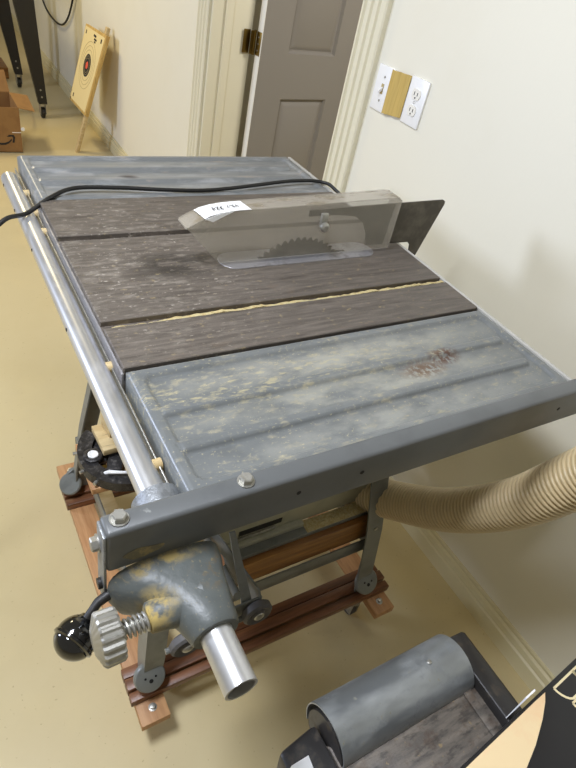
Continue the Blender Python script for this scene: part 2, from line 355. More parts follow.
# stamped wings as a fine height field with rim and rolled skirt
def sstep(a, b_, x):
    t = max(0, min(1, (x - a) / (b_ - a))); return t * t * (3 - 2 * t)
def rrect(x, y, x0, x1, y0, y1, r):
    dx = abs(x - (x0 + x1) / 2) - ((x1 - x0) / 2 - r); dy = abs(y - (y0 + y1) / 2) - ((y1 - y0) / 2 - r)
    return math.hypot(max(dx, 0), max(dy, 0)) + min(max(dx, dy), 0) - r
def wing(y0, y1, material, label, flip):
    nx, ny = 240, 92; WX0, WX1 = X0 + .002, X1 - .001; b = B(); grid = []
    for j in range(ny + 1):
        row = []
        for i in range(nx + 1):
            x = WX0 + (WX1 - WX0) * i / nx; y = y0 + (y1 - y0) * j / ny; v = y if not flip else y0 + y1 - y; v -= (y1 if not flip else y1) - .597
            # depressed field
            d = rrect(x, v, X0 + .020, X1 - .018, .385, .578, .014)
            z = -.0055 * sstep(.0025, -.003, d)
            for (ra, rb_) in ((.4975, .5155), (.4325, .4505)):              # raised ribs
                d2 = rrect(x, v, X0 - .03, X1 - .034, ra, rb_, .0088)
                z = max(z, -.0055 + .0068 * sstep(.0022, -.0028, d2)) if d < 0 else z
            e = min(x - WX0, WX1 - x, y - y0, y1 - y)                        # rolled rim
            z -= .005 * (1 - sstep(0, .007, e)) ** 1.5
            row.append(b.bm.verts.new((x, y, T + z)))
        grid.append(row)
    for j in range(ny):
        for i in range(nx): b.bm.faces.new((grid[j][i], grid[j][i + 1], grid[j + 1][i + 1], grid[j + 1][i]))
    loop = grid[0] + [r[-1] for r in grid[1:]] + grid[-1][-2::-1] + [r[0] for r in grid[-2:0:-1]]
    low = [b.bm.verts.new((v.co.x, v.co.y, T - .042)) for v in loop]; n = len(loop)
    for i in range(n): b.bm.faces.new((loop[i], loop[(i + 1) % n], low[(i + 1) % n], low[i]))
    b.bm.faces.new(low)
    o = b.build('extension_wing', material, None, 60, off=(X0 + 0, y0, T)); o.parent = saw; o.location = Vector((X0, y0, T)) - parent_origin(saw)
    tag(o, label); return o
wing(.368, .597, M['wing_near'], 'nearer ribbed steel wing, dusty with a rust-brown stain', False)
wing(1.133, 1.362, M['wing_far'], 'farther ribbed steel wing', True)
# guide rail
RX, RZ, RR = .166, .905, .0165
b = B(); b.hollow((RX, .172, RZ), (RX, 1.315, RZ), RR, RR - .0025, 48)
rail = b.build('guide_rail', M['chrome'], saw); tag(rail, 'long chromed guide tube')
for y in (.75, 1.0, 1.16, 1.28):
    B().cyl((RX - RR - .0006, y, RZ + .002), (RX - RR + .003, y, RZ + .002), .0028, seg=12).build('rail_hole', M['dark'], rail)
for y in (.45, .646, 1.062, 1.14, 1.233):
    B().cyl((RX + .010, y, .908), (X0, y, .908), .008, seg=14).build('rail_spacer', M['wood_pale'], rail)
b = B(); b.box(X0 - .0052, X0 - .0032, .375, 1.36, .882, .912, .0006); tag(b.build('rail_mounting_strip', M['steel'], saw), 'flat steel strip')
b = B(); b.box(X1 + .002, X1 + .010, .36, 1.36, .90, .9385, .0015); tag(b.build('rear_rail', M['railp'], saw), 'pale rear rail')
# throat plate, blade
b = B()
pts = [(.47 + .03 * math.cos(a), .848 + .03 * math.sin(a)) for a in [math.pi / 2 + i * math.pi / 12 for i in range(13)]] + [(.76 + .03 * math.cos(a), .848 + .03 * math.sin(a)) for a in [-math.pi / 2 + i * math.pi / 12 for i in range(13)]]
b.prism(pts, 'z', T - .002, T + .0012, .0006); thr = b.build('throat_plate', M['skirt'], saw)
B().box(.52, .72, .8455, .8505, T + .0008, T + .0016).build('blade_slot', M['dark'], thr)
b = B(); R_, nt = .127, 54; pts = []
for k in range(nt):
    a = 2 * math.pi * k / nt; a2 = a + 2 * math.pi / nt * .25; a3 = a + 2 * math.pi / nt * .6
    pts += [(.61 + R_ * math.cos(a), .852 + R_ * math.sin(a)), (.61 + (R_ - .0015) * math.cos(a2), .852 + (R_ - .0015) * math.sin(a2)), (.61 + (R_ - .0085) * math.cos(a3), .852 + (R_ - .0085) * math.sin(a3))]
b.prism(pts, 'y', .8467, .8492); blade = b.build('saw_blade', M['sawplate'], saw, 20); tag(blade, 'round toothed steel blade under the guard')
# splitter with guard
b = B()
sp = [(.618, 1.030), (.80, 1.036)] + [(.955, 1.040), (.961, 1.037), (.963, 1.031), (.935, .93), (.922, .885), (.908, .885), (.905, .925), (.902, .938), (.893, .946), (.775, .947), (.768, .975), (.752, 1.0), (.728, 1.013), (.69, 1.018), (.618, 1.018)]
b.prism(sp, 'y', .851, .854); spl = b.build('splitter', M['sawplate'], saw, 20); tag(spl, 'flat grey steel splitter plate')
b = B(); b.box(.895, .935, .843, .862, .86, .905, .002); b.cyl((.914, .843, .893), (.914, .836, .893), .006, seg=6); b.box(.84, .93, .845, .86, .862, .872)
b.build('splitter_bracket', M['blacksteel'], spl)
gd = [(.366, 1.017), (.385, 1.027), (.405, 1.036), (.425, 1.041), (.45, 1.044), (.50, 1.046), (.60, 1.049), (.70, 1.053), (.80, 1.057), (.815, 1.056), (.821, 1.05), (.824, .947), (.432, .947)]
b = B()
for ya, yb in ((.833, .8355), (.872, .8745)): b.prism(gd, 'y', ya, yb)
grd = b.build('blade_guard', M['guard'], saw, 20); tag(grd, 'clear smoky plastic blade guard')
b = B(); tp = gd[:11] + [gd[11]]
rr = [[(x, .8355, z), (x, .872, z), (x, .872, z - .0025), (x, .8355, z - .0025)] for x, z in tp[:-1]]
b.loft(rr); b.box(.8215, .824, .8355, .872, .947, 1.05); b.build('guard_top', M['guardtop'], grd)
b = B()
def gz(x):
    for (xa, za), (xb, zb) in zip(gd, gd[1:]):
        if xa <= x <= xb: return za + (zb - za) * (x - xa) / (xb - xa)
lab = []
for i in range(10):
    x = .397 + i * .0095; z = gz(x) + .0006; sl = -.012 * (1 if i < 1 else 0)
    lab.append([(x + (.0) , .8335, z), (x - .006, .868, z), (x - .006, .868, z + .0004), (x, .8335, z + .0004)])
b.loft(lab); b.prism([(.397, gz(.397)), (.425, gz(.425)), (.448, gz(.448)), (.412, 1.027)], 'y', .8322, .8329)
stk = b.build('label_sticker', M['plate'], grd); tag(stk, 'white printed paper sticker')
for body, xx, sz in (('324', .425, .015), ('V5-7', .452, .012)):
    mt = Matrix.Translation((xx, .848, gz(xx) + .0034)) @ Matrix.Rotation(-.03, 4, 'Y') @ Matrix.Rotation(math.pi, 4, 'Z')
    text_mesh('printed_text', body, sz, M['ink'], mt, stk)
b = B(); b.box(.630, .645, .826, .833, 1.006, 1.034, .002); b.lathe((.637, .826, 1.010), (0, -1, 0), [(0, .006), (.002, .009), (.007, .009), (.010, .005)], 20)
tag(b.build('pivot_knob', M['steel'], grd), 'metal pivot clip')
# cabinet
b = B(); b.box(.395, .82, .605, 1.08, .40, .918, .004); cab = b.build('saw_cabinet', M['cab'], saw)
b = B(); b.box(.389, .395, .62, 1.07, .41, .905, .002); tag(b.build('shade_panel', M['blacksteel'], cab), 'dark sheet for the shaded interior')  # dark sheet added to stand for the shaded space under the saw
b = B(); b.box(.44, .545, .6035, .606, .425, .441, .001); b.build('panel_slot', M['dark'], cab)
b = B(); b.box(.43, .53, .600, .6045, .414, .421, .001); b.build('slot_lip', M['steel'], cab)
b = B(); b.box(.30, .60, .590, .606, .398, .412, .002); b.build('bottom_flange', M['cab'], cab)
# stand
def leg(sx, sy):
    xf = .213 if sx < 0 else .812; xt = (.285 if sy > 0 else .25) if sx < 0 else .775; yf = .512 if sy < 0 else 1.095; yt = .585 if sy < 0 else 1.10
    dx = 1 if sx < 0 else -1; dy = 1 if sy < 0 else -1
    path = [(0, .1285, .0, .034), (.02, .138, .004, .036), (.07, .165, .012, .040), (.16, .21, .028, .044), (.45, .36, .30, .046), (1, .62, 1, .05)]
    rings = []; fy = .55 if sy > 0 and sx < 0 else 1
    for t, z, k, wd in path:
        x = xf + (xt - xf) * k; y = yf + (yt - yf) * k; w_ = wd; th = .004; zz = z
        rings.append([(x, y, zz), (x + dx * w_, y, zz), (x + dx * w_, y + dy * th, zz), (x + dx * th, y + dy * th, zz), (x + dx * th, y + dy * w_ * fy, zz), (x, y + dy * w_ * fy, zz)])
    b = B(); b.loft(rings)
    FA = Vector((0, -.8, .6)) if sy < 0 else Vector((0, 1, 0)); FC = Vector((xf + dx * .012, .514, .166)) if sy < 0 else Vector((xf + dx * .014, yf + .004, .1625))
    b.lathe(FC, FA, [(0, .0335), (.008, .0335), (.012, .031), (.014, .025)], 32)
    if sy > 0 and sx < 0: b.lathe((.203, 1.082, .160), (-.5, -.45, .74), [(0, .030), (.006, .030), (.009, .027)], 32)
    lg = b.build('stand_leg', M['paint'], saw)
    FU = Vector((0, 0, 1)) - FA * FA.z; FU.normalize()
    for (ox, oz, r) in ((.0, -.006, .0045), (-.011, .003, .0025), (.011, .001, .0025)):
        q = FC + FA * .0142 + Vector((ox, 0, 0)) + FU * oz
        B().cyl(q, q + FA * .0006, r, seg=14).build('bolt_hole', M['dark'], lg)
    r = B(); r.cyl((xf + dx * .02 + (xt - xf) * .35, yf + (yt - yf) * .35, .37), (xf + dx * .02 + (xt - xf) * .35, yf + (yt - yf) * .35 - dy * .003, .37), .005, seg=12); r.build('rivet', M['steel'], lg)
for sx in (-1, 1):
    for sy in (-1, 1): leg(sx, sy)
b = B(); b.box(.225, .80, .548, .552, .265, .312, .001); b.box(.225, .80, 1.10, 1.104, .265, .312, .001); b.box(.226, .230, .552, 1.10, .265, .312, .001); b.box(.795, .799, .552, 1.10, .265, .312, .001)
b.build('stand_brace', M['paint'], saw)
b = B(); b.box(.24, .80, .57, .60, .388, .40, .001); b.build('top_brace', M['paint'], saw)
# roller bracket hanging below the near side
b = B()
b.tube([(.36, .60, .47), (.33, .47, .56), (.315, .40, .60)], .007, 12)
b.prism([(.606, .50), (.606, .43), (.45, .495), (.405, .50), (.395, .53), (.415, .56)], 'x', .368, .372, .001)
b.box(.30, .375, .408, .412, .505, .545, .001)
b.hexa([(.338, .405, .53), (.358, .405, .53), (.358, .409, .53), (.338, .409, .53), (.345, .50, .62), (.356, .50, .62), (.356, .504, .62), (.345, .504, .62)])
b.tube([(.20, .40, .51), (.36, .40, .515)], .005, 12)
rbk = b.build('roller_bracket', M['paint'], saw); tag(rbk, 'grey strut bracket under the near side')
B().tube([(.26, .42, .690), (.286, .42, .690)], .0085, 14).build('copper_sleeve', M['pink'], rbk)
for x, z in ((.229, .517), (.358, .522)):
    b = B(); b.lathe((x + .004, .398, z), (0, -1, 0), [(-.008, .023), (-.004, .0275), (.006, .0275), (.010, .0235), (.007, .019), (.006, .013), (.010, .011), (.012, .005)], 32)
    wv = b.build('roller_wheel', M['rubber'], rbk); B().lathe((x + .004, .388, z), (0, -1, 0), [(0, .010), (.002, .009), (.004, .004)], 20).build('wheel_hub', M['steel'], wv)

# ---------------------------------------------------------------- rip fence
fe = empty('rip_fence', (.166, .33, .905), 'grey steel rip fence along the near edge of the saw, clamped on the chrome tube', 'rip fence')
FY0, FY1, FZ0, FZ1 = .315, .341, .93, .99
b = B(); b.box(.086, .945, FY0, FY1, FZ0, FZ1, .0045, seg=3); fb = b.build('fence_beam', M['fence'], fe)
b = B(); b.box(.0835, .0865, FY0 + .002, FY1 - .002, .875, .985, .001); b.build('end_plate', M['galv'], fe)
for x in (.102, .234):
    B().hexbolt((x, .330, FZ1), (0, 0, 1), .0075, .0065).build('bolt', M['steel'], fe)
B().hexbolt((.0835, .334, .957), (-1, 0, 0), .0075, .006).build('bolt', M['steel'], fe)
B().cyl((.0832, .326, .90), (.0795, .326, .90), .006, seg=16).build('pivot_pin', M['blacksteel'], fe)
for x in (.297, .385, .751):
    B().cyl((x, FY0 - .0003, .962), (x, FY0 + .004, .962), .003, seg=12).build('bolt_hole', M['dark'], fb)
b = B(); pts = [(.122 + .020 * math.cos(a) * (1 + .12 * math.sin(3 * a)), .948 + .0075 * math.sin(a) * (1 + .2 * math.cos(3 * a))) for a in [i * math.pi / 12 for i in range(24)]]
b.prism(pts, 'y', FY0 - .0004, FY0 + .001); tag(b.build('glue_residue', M['glue'], fb), 'yellowed glue patch')
# collar on table side
b = B(); b.hollow((RX, FY1, RZ), (RX, .402, RZ), .0285, RR + .0006, 40); b.build('rail_collar', M['galv'], fe)
# cast head: lofted from wide web at the beam to round boss around the tube
def ringpts(y, cx, cz, wx, wz0, wz1, k, n=40, r=.027):
    out = []
    for i in range(n):
        a = 2 * math.pi * i / n; c, s_ = math.cos(a), math.sin(a)
        # rounded box
        p = 3.2; q = (abs(c) ** p + abs(s_) ** p) ** (-1 / p)
        bx = cx + q * c * wx; bz = (wz0 + wz1) / 2 + q * s_ * (wz1 - wz0) / 2
        rx = RX + r * c; rz = RZ + r * s_
        out.append((bx * (1 - k) + rx * k, y, bz * (1 - k) + rz * k))
    return out
b = B()
b.loft([ringpts(.3155, .146, 0, .060, .855, .934, 0), ringpts(.300, .147, 0, .058, .858, .933, .05), ringpts(.285, .152, 0, .050, .862, .931, .25), ringpts(.268, .158, 0, .044, .87, .93, .55), ringpts(.250, .16, 0, .04, .87, .93, .8, r=.0265), ringpts(.232, .16, 0, .04, .87, .93, 1, r=.0255), ringpts(.2285, .16, 0, .04, .87, .93, 1, r=.0235), ringpts(.2285, .16, 0, .04, .87, .93, 1, r=.0172)])
hd = b.build('fence_head', M['head'], fe, 60); tag(hd, 'grey cast head with yellowed patches')
# side boss carrying the adjusting screw
b = B(); b.loft([[(x, y, z) for x, y, z in [(xx, .268 + ry * math.cos(a), .908 + rz * math.sin(a)) for a in [i * 2 * math.pi / 24 for i in range(24)]]] for xx, ry, rz in ((.165, .022, .024), (.145, .020, .020), (.125, .017, .016), (.112, .015, .0145), (.110, .012, .012))])
b.build('screw_boss', M['head'], hd)
# spring + knurled knob
b = B(); pts = []
for k in range(0, 6 * 14 + 1):
    a = k / 14 * 2 * math.pi; pts.append((.084 + .027 * k / 84, .264 + .0085 * math.cos(a), .912 + .0085 * math.sin(a)))
b.tube(pts, .0015, 8); b.cyl((.08, .264, .912), (.115, .264, .912), .0052, seg=16); b.build('spring', M['steel'], fe)
b = B(); n = 36; rings = []
for x, r, kn in ((.083, .010, 0), (.083, .0235, 1), (.081, .025, 1), (.065, .0255, 1), (.063, .024, 1), (.058, .012, 0), (.057, .001, 0)):
    rings.append([(x, .262 + (r - (.0022 if kn and (i // 2) % 2 else 0)) * math.cos(i * math.pi / 36), .914 + (r - (.0022 if kn and (i // 2) % 2 else 0)) * math.sin(i * math.pi / 36)) for i in range(72)])
b.loft(rings); tag(b.build('knurled_knob', M['steel'], fe, 25), 'fluted metal adjusting knob')
b = B(); b.tube([(.10, .318, .896), (.076, .312, .890), (.060, .303, .879)], .0042, 14, radii=[.006, .005, .0042]); b.build('lever_rod', M['blacksteel'], fe)
b = B(); ax = Vector((-.021, -.014, -.004)).normalized(); c = Vector((.0505, .296, .868))
b.lathe(c - ax * .0215, ax, [(0, .006), (.001, .011)] + [(.0215 - .0215 * math.cos(a), .0215 * math.sin(a)) for a in [.6 + i * .16 for i in range(8)]] + [(.024, .0205), (.0255, .0222), (.028, .0222), (.0295, .0195)] + [(.0215 - .0215 * math.cos(a), .0215 * math.sin(a)) for a in [2.0 + i * .14 for i in range(9)]], 40)
tag(b.build('ball_knob', M['black'], fe), 'glossy black ball knob')

# ---------------------------------------------------------------- rolling base
mb = empty('rolling_base', (.53, .82, 0), 'wooden caster base of crossed boards and red slats carrying the saw legs', 'rolling base')
b = B(); b.box(.19, .252, .445, 1.21, .078, .10, .001); b.build('cross_board', M['wood_y'], mb)
b = B(); b.box(.812, .872, .445, 1.21, .078, .10, .001); b.build('cross_board', M['wood_y'], mb)
for ya, yb, z1 in ((.492, .512, .122), (.516, .541, .128), (.545, .568, .122), (1.043, 1.065, .122), (1.069, 1.094, .128), (1.098, 1.12, .122)):
    b = B(); b.box(.182, .882, ya, yb, .10, z1, .001); b.build('slat', M['wood_x'], mb)
for x, y in ((.222, .474), (.842, .474), (.222, 1.18), (.842, 1.18)):
    b = B(); b.lathe((x, y, .10), (0, 0, 1), [(0, .009), (.0015, .009), (.002, .0055), (.009, .0055), (.0095, .003)], 16); b.build('bolt', M['steel'], mb)
for x, y in ((.80, .515), (.262, .56), (.80, 1.14), (.262, 1.14)):
    b = B(); b.cyl((x, y, .066), (x, y, .078), .016); b.box(x - .013, x - .010, y - .012, y + .022, .02, .068, .001); b.box(x + .010, x + .013, y - .012, y + .022, .02, .068, .001)
    cs = b.build('caster', M['steel'], mb)
    B().lathe((x - .009, y + .012, .0255), (1, 0, 0), [(0, .02), (.002, .025), (.016, .025), (.018, .02)], 28).build('wheel', M['rubber'], cs)

# ---------------------------------------------------------------- loose things on the stand
b = B(); b.box(.232, .785, .556, .599, .3125, .388, .0015)
bm_ = b.build('wooden_beam', M['wood_beam'], off=(.51, .58, .312)); tag(bm_, 'amber stained wooden beam lying along the near brace of the saw stand', 'beam')
b = B(); g = []
for i in range(26):
    row = []
    for k in range(7):
        e = min(i, 25 - i, 4) / 4 * min(k, 6 - k, 2) / 2
        row.append(b.bm.verts.new((.60 + i * .0066, .571 + k * .0055, .4004 + e * random.uniform(.002, .007))))
    g.append(row)
for i in range(25):
    for k in range(6): b.bm.faces.new((g[i][k], g[i + 1][k], g[i + 1][k + 1], g[i][k + 1]))
tag(b.build('sawdust_heap', M['sawdust'], off=(.69, .58, .40)), 'yellow sawdust drifted on the ledge under the saw cabinet', 'sawdust', kind='stuff')
b = B(); b.box(.20, .3885, .84, .985, .393, .41, .001)
tag(b.build('wooden_shelf', M['wood_y'], off=(.29, .9, .393)), 'small wooden ledge under the black gauge at the front of the saw', 'shelf')
# mitre gauge
mg = empty('mitre_gauge', (.21, .88, .41), 'black cast-iron mitre gauge with curved scale lying left of the chrome tube', 'mitre gauge')
cx, cy = .293, .915; pts = []
for i in range(29):
    a = math.radians(128 + i * 177 / 28); pts.append((cx + .102 * math.cos(a), cy + .108 * math.sin(a)))
for i in range(29):
    a = math.radians(305 - i * 177 / 28); pts.append((cx + .070 * math.cos(a), cy + .076 * math.sin(a)))
b = B(); b.prism(pts, 'z', .4105, .436, .0015)
b.box(cx - .075, cx - .025, cy - .012, cy + .06, .4105, .424, .002)
b.box(cx - .030, cx + .004, cy - .085, cy + .075, .4105, .434, .002, rot=(Matrix.Rotation(-.45, 3, 'Z'), Vector((cx, cy, .42))))
b.cyl((cx - .03, cy + .055, .4105), (cx - .03, cy + .055, .4435), .012, seg=20)
b.build('gauge_body', M['blackiron'], mg)
b = B(); b.lathe((.222, .912, .434), (0, 0, 1), [(0, .021), (.007, .021), (.009, .018), (.009, .0135), (.006, .012)], 28); b.build('lock_knob', M['blackiron'], mg)
b = B(); b.lathe((.222, .912, .440), (0, 0, 1), [(0, .0115), (.004, .0115), (.005, .009), (.0035, .005)], 24); tag(b.build('knob_washer', M['plate'], mg), 'bright washer')
b = B(); b.lathe((.238, .876, .424), (0, 0, 1), [(0, .009), (.008, .009), (.010, .006)], 6); b.build('centre_screw', M['brass'], mg)
b = B(); b.tube([(.228, .862, .428), (.240, .851, .442), (.262, .840, .444), (.285, .832, .444), (.30, .836, .444)], .004, 10, radii=[.003, .005, .0036, .0036, .003]); tag(b.build('pointer_arm', M['plate'], mg), 'bright pointer arm')
for a in (165, 195, 218, 270):
    ar = math.radians(a); px, py = cx + .099 * math.cos(ar), cy + .105 * math.sin(ar)
    B().tube([(px, py, .424), (px + .012 * math.cos(ar), py + .012 * math.sin(ar), .424)], .0042, 10).build('stop_screw', M['steel'], mg)
b = B(); b.box(.240, .315, .900, .985, .444, .460, .001, rot=(Matrix.Rotation(.05, 3, 'Z'), Vector((.275, .94, .45))))
tag(b.build('plywood_offcut', M['wood_pale'], off=(.275, .94, .444)), 'flat pale plywood offcut resting on the far part of the black gauge', 'wood block')
b = B(); b.box(.262, .30, .935, .98, .4605, .505, .001, rot=(Matrix.Rotation(.15, 3, 'Z'), Vector((.28, .955, .46))))
tag(b.build('wooden_block', M['wood_pale'], off=(.28, .955, .4605)), 'small pale wood block standing on the plywood offcut', 'wood block')
b = B(); b.box(.262, .300, .60, 1.12, .1285, .142, .001); tag(b.build('wooden_batten', M['wood_pale'], off=(.275, .83, .1285)), 'dusty pale batten lying across the red slats inside the left side of the base', 'batten')

# ---------------------------------------------------------------- dust hose
path = smooth_path([(.62, .95, .30), (.72, .78, .335), (.785, .65, .385), (.812, .525, .468), (.814, .41, .578), (.812, .31, .722), (.812, .24, .88), (.80, .18, 1.0), (.76, .08, 1.08)], 26)
pts = []; rad = []; acc = 0; segl = [0]
for a, c in zip(path, path[1:]): segl.append(segl[-1] + (c - a).length)
N_ = int(segl[-1] / .0014); j = 0
for k in range(N_):
    s_ = segl[-1] * k / N_
    while segl[j + 1] < s_: j += 1
    t = (s_ - segl[j]) / (segl[j + 1] - segl[j]); pts.append(path[j].lerp(path[j + 1], t))
    ph = (s_ / .0096) % 1; rad.append(.0430 + .0042 * (.5 + .5 * math.cos(2 * math.pi * ph)) ** .8)
b = B(); b.tube(pts[::5], .0425, 32)
hose = b.build('dust_hose', M['hose'], off=(.81, .45, .5), angle=80); tag(hose, 'ribbed tan dust collection hose curving between the saw and the wall', 'hose')
hel = []; up = None; PH = pts[::1]
for k in range(0, len(pts) - 1, 1):
    d = (pts[k + 1] - pts[k]).normalized()
    if up is None: up = d.orthogonal().normalized()
    up = (up - d * up.dot(d)).normalized(); q = d.cross(up)
    for h in range(3):
        s_ = (k + h / 3) * .0014; a = 2 * math.pi * s_ / .0098
        if (k * 3 + h) % 1 == 0: hel.append(pts[k].lerp(pts[k + 1], h / 3) + (up * math.cos(a) + q * math.sin(a)) * .0432)
b = B(); b.tube(hel, .0029, 6); tag(b.build('hose_rib', M['hoserib'], hose, 80), 'spiral rib, lit tone put into its paler colour')

# ---------------------------------------------------------------- power cord over the table
cp = smooth_path([(-.15, .98, .02), (-.02, 1.01, .5), (.06, 1.045, .86), (.114, 1.075, .925), (.163, 1.105, .9265), (.215, 1.135, .944), (.268, 1.168, .946), (.356, 1.166, .9455), (.44, 1.152, .9455), (.525, 1.143, .9455), (.60, 1.15, .9455), (.687, 1.166, .946), (.76, 1.178, .947), (.809, 1.183, .9465), (.862, 1.180, .945), (.888, 1.150, .941), (.905, 1.11, .90), (.92, 1.09, .7), (.93, 1.07, .3), (.93, 1.2, .01)], 8)
b = B(); b.tube(cp, .0042, 12); cordo = b.build('power_cord', M['cord'], off=(.53, 1.15, .94)); tag(cordo, 'thick black power cord lying across the far wing of the saw', 'cord')

# ---------------------------------------------------------------- shooting target on a stake
tl = lambda y, z, o=0: (.904 + .28 * z - o * .963, y, z + o * .27)         # leaning plane: y, height, offset out of it
tt = empty('target_stand', (.904, 3.93, 0), 'paper bullseye target on a tan board with a wooden stake, leaning against the yellow wall', 'target')
def slab(b, quad, o0, o1, bev=0):
    b.hexa([tl(y, z, o0) for y, z in quad] + [tl(y, z, o1) for y, z in quad], bev); return b
slab(B(), [(3.905, 0), (3.94, 0), (3.935, .73), (3.90, .73)], -.024, -.004, .001).build('stake', M['wood_pale'], tt)
slab(B(), [(3.83, .245), (4.20, .235), (4.22, .675), (3.80, .70)], 0, .022, .0015).build('target_board', M['wood_tgt'], tt)
pp = slab(B(), [(3.85, .26), (4.19, .25), (4.21, .665), (3.815, .685)], .0223, .0232).build('target_paper', M['paper'], tt)
def disc(r0, r1, o, name, m_, cyy=4.012, czz=.487):
    b = B(); n = 40
    if r0 == 0:
        ring = [(cyy + r1 * math.cos(i * 2 * math.pi / n), czz + r1 * math.sin(i * 2 * math.pi / n) * .92) for i in range(n)]
        lo = [b.bm.verts.new(tl(y, z, o)) for y, z in ring]; hi = [b.bm.verts.new(tl(y, z, o + .0006)) for y, z in ring]
        b.bm.faces.new(lo); b.bm.faces.new(hi)
        for i in range(n): b.bm.faces.new((lo[i], lo[(i + 1) % n], hi[(i + 1) % n], hi[i]))
    else:
        R = []
        for r, oo in ((r0, o), (r1, o), (r1, o + .0005), (r0, o + .0005)):
            R.append([b.bm.verts.new(tl(cyy + r * math.cos(i * 2 * math.pi / n), czz + r * math.sin(i * 2 * math.pi / n) * .92, oo)) for i in range(n)])
        for k in range(4):
            for i in range(n): b.bm.faces.new((R[k][i], R[k][(i + 1) % n], R[(k + 1) % 4][(i + 1) % n], R[(k + 1) % 4][i]))
    return b.build(name, m_, pp)
disc(0, .068, .0234, 'bullseye', M['ink']); disc(0, .022, .0242, 'bullseye_centre', M['red'])
for r in (.042, .055): disc(r, r + .002, .0242, 'bullseye_ring', M['inkline'])
for r in (.09, .115, .14): disc(r, r + .003, .0234, 'target_ring', M['inkline'])
for y, z, wy, hz in ((3.99, .655, .05, .012), (3.97, .638, .05, .010), (3.97, .625, .03, .008), (3.86, .655, .02, .022), (4.17, .64, .016, .02), (4.14, .28, .016, .022), (4.18, .25, .012, .012)):
    slab(B(), [(y - wy / 2, z - hz / 2), (y + wy / 2, z - hz / 2), (y + wy / 2, z + hz / 2), (y - wy / 2, z + hz / 2)], .0234, .024).build('printed_mark', M['ink'], pp)

# ---------------------------------------------------------------- cardboard box
cb = empty('cardboard_box', (.46, 4.05, 0), 'open brown cardboard box with a curved black arrow, beside the black stand', 'box')
bx0, bx1, by0, by1, bz = .30, .588, 3.9, 4.2, .262
b = B(); t_ = .004
b.box(bx0, bx1, by0, by0 + t_, 0.001, bz); b.box(bx0, bx1, by1 - t_, by1, 0.001, bz); b.box(bx0, bx0 + t_, by0 + t_, by1 - t_, 0.001, bz); b.box(bx1 - t_, bx1, by0 + t_, by1 - t_, 0.001, bz); b.box(bx0, bx1, by0, by1, .001, .005)
b.build('carton', M['cardboard'], cb)
def flap(p, q, d1, d2):
    b = B(); p, q, d1, d2 = map(Vector, (p, q, d1, d2)); n = (q - p).cross(d1).normalized() * .003
    b.hexa([p, q, q + d2, p + d1, p + n, q + n, q + d2 + n, p + d1 + n]); b.build('flap', M['cardboard'], cb)
flap((bx0, by1, bz), (bx1, by1, bz), (.01, .06, .10), (-.01, .06, .11)); flap((bx1, by0, bz), (bx1, by1, bz), (.09, .01, -.02), (.10, -.01, -.01)); flap((bx0, by0, bz), (bx0, by1, bz), (-.1, 0, .02), (-.1, 0, .02))
b = B(); arc = [(.45, .052), (.47, .046), (.495, .047), (.515, .056), (.532, .074)]; up_ = [(x, z + .012 - abs(i - 2) * .001) for i, (x, z) in enumerate(arc)]
b.prism(arc + up_[::-1], 'y', by0 - .0012, by0)
b.prism([(.505, .096), (.520, .106), (.545, .106), (.552, .092), (.545, .060), (.534, .060), (.540, .088), (.535, .096), (.515, .094)], 'y', by0 - .0012, by0)
tag(b.build('printed_arrow', M['ink'], cb), 'curved black arrow print')
b = B(); b.box(bx1 - .05, bx1, by0 - .0008, by0, .118, .122); b.lathe((bx1 + .012, by0 - .001, .14), (0, -1, 0), [(0, .012), (.003, .010)], 7); b.build('torn_tape', M['plate'], cb)

# ---------------------------------------------------------------- black tool stand with casters
ts = empty('tool_stand', (.8, 4.9, 0), 'tall black steel stand with splayed legs on casters at the far end of the wall', 'stand')
def sleg(p0, p1, w0, w1, d):
    b = B(); p0, p1 = Vector(p0), Vector(p1)
    rings = []
    for p, w_ in ((p0, w0), (p1, w1)):
        rings.append([p + Vector(v) for v in ((-w_ / 2, -d / 2, 0), (w_ / 2, -d / 2, 0), (w_ / 2, d / 2, 0), (-w_ / 2, d / 2, 0))])
    b.loft(rings); lg = b.build('leg', M['blacksteel'], ts)
    for t in (.06, .12):
        q = p0.lerp(p1, t); B().cyl((q.x, q.y - d / 2 - .002, q.z), (q.x, q.y - d / 2, q.z), .006, seg=10).build('bolt', M['steel'], lg)
    x, y = p0.x, p0.y
    c = B(); c.box(x - .02, x - .016, y - .02, y + .03, .03, .10); c.box(x + .016, x + .02, y - .02, y + .03, .03, .10); c.box(x - .02, x + .02, y - .02, y + .03, .095, .10)
    cs = c.build('caster', M['steel'], ts)
    B().lathe((x - .014, y + .01, .036), (1, 0, 0), [(0, .028), (.003, .0355), (.025, .0355), (.028, .028)], 24).build('wheel', M['blacksteel'], cs)
sleg((.845, 4.56, .10), (.755, 4.56, .86), .055, .14, .05); sleg((.815, 5.26, .10), (.70, 5.26, .86), .055, .13, .05)
sleg((.42, 4.56, .10), (.50, 4.56, .86), .055, .14, .05); sleg((.40, 5.26, .10), (.47, 5.26, .86), .055, .13, .05)
b = B(); b.box(.40, .84, 4.5, 5.32, .86, .90, .005); b.build('stand_top', M['blacksteel'], ts)
b = B(); b.box(.36, .765, 5.40, 5.70, .02, .10, .003)
tag(b.build('wooden_plank', M['wood_beam'], off=(.56, 5.55, .02)), 'short brown board on the floor behind the black stand', 'board')
b = B(); b.tube([(.80, 4.75, .006), (.72, 4.45, .12), (.66, 4.30, .20)], .005, 8); tag(b.build('orange_strap', M['orange'], off=(.72, 4.5, .006)), 'thin orange strip slanting beside the open box', 'strap')
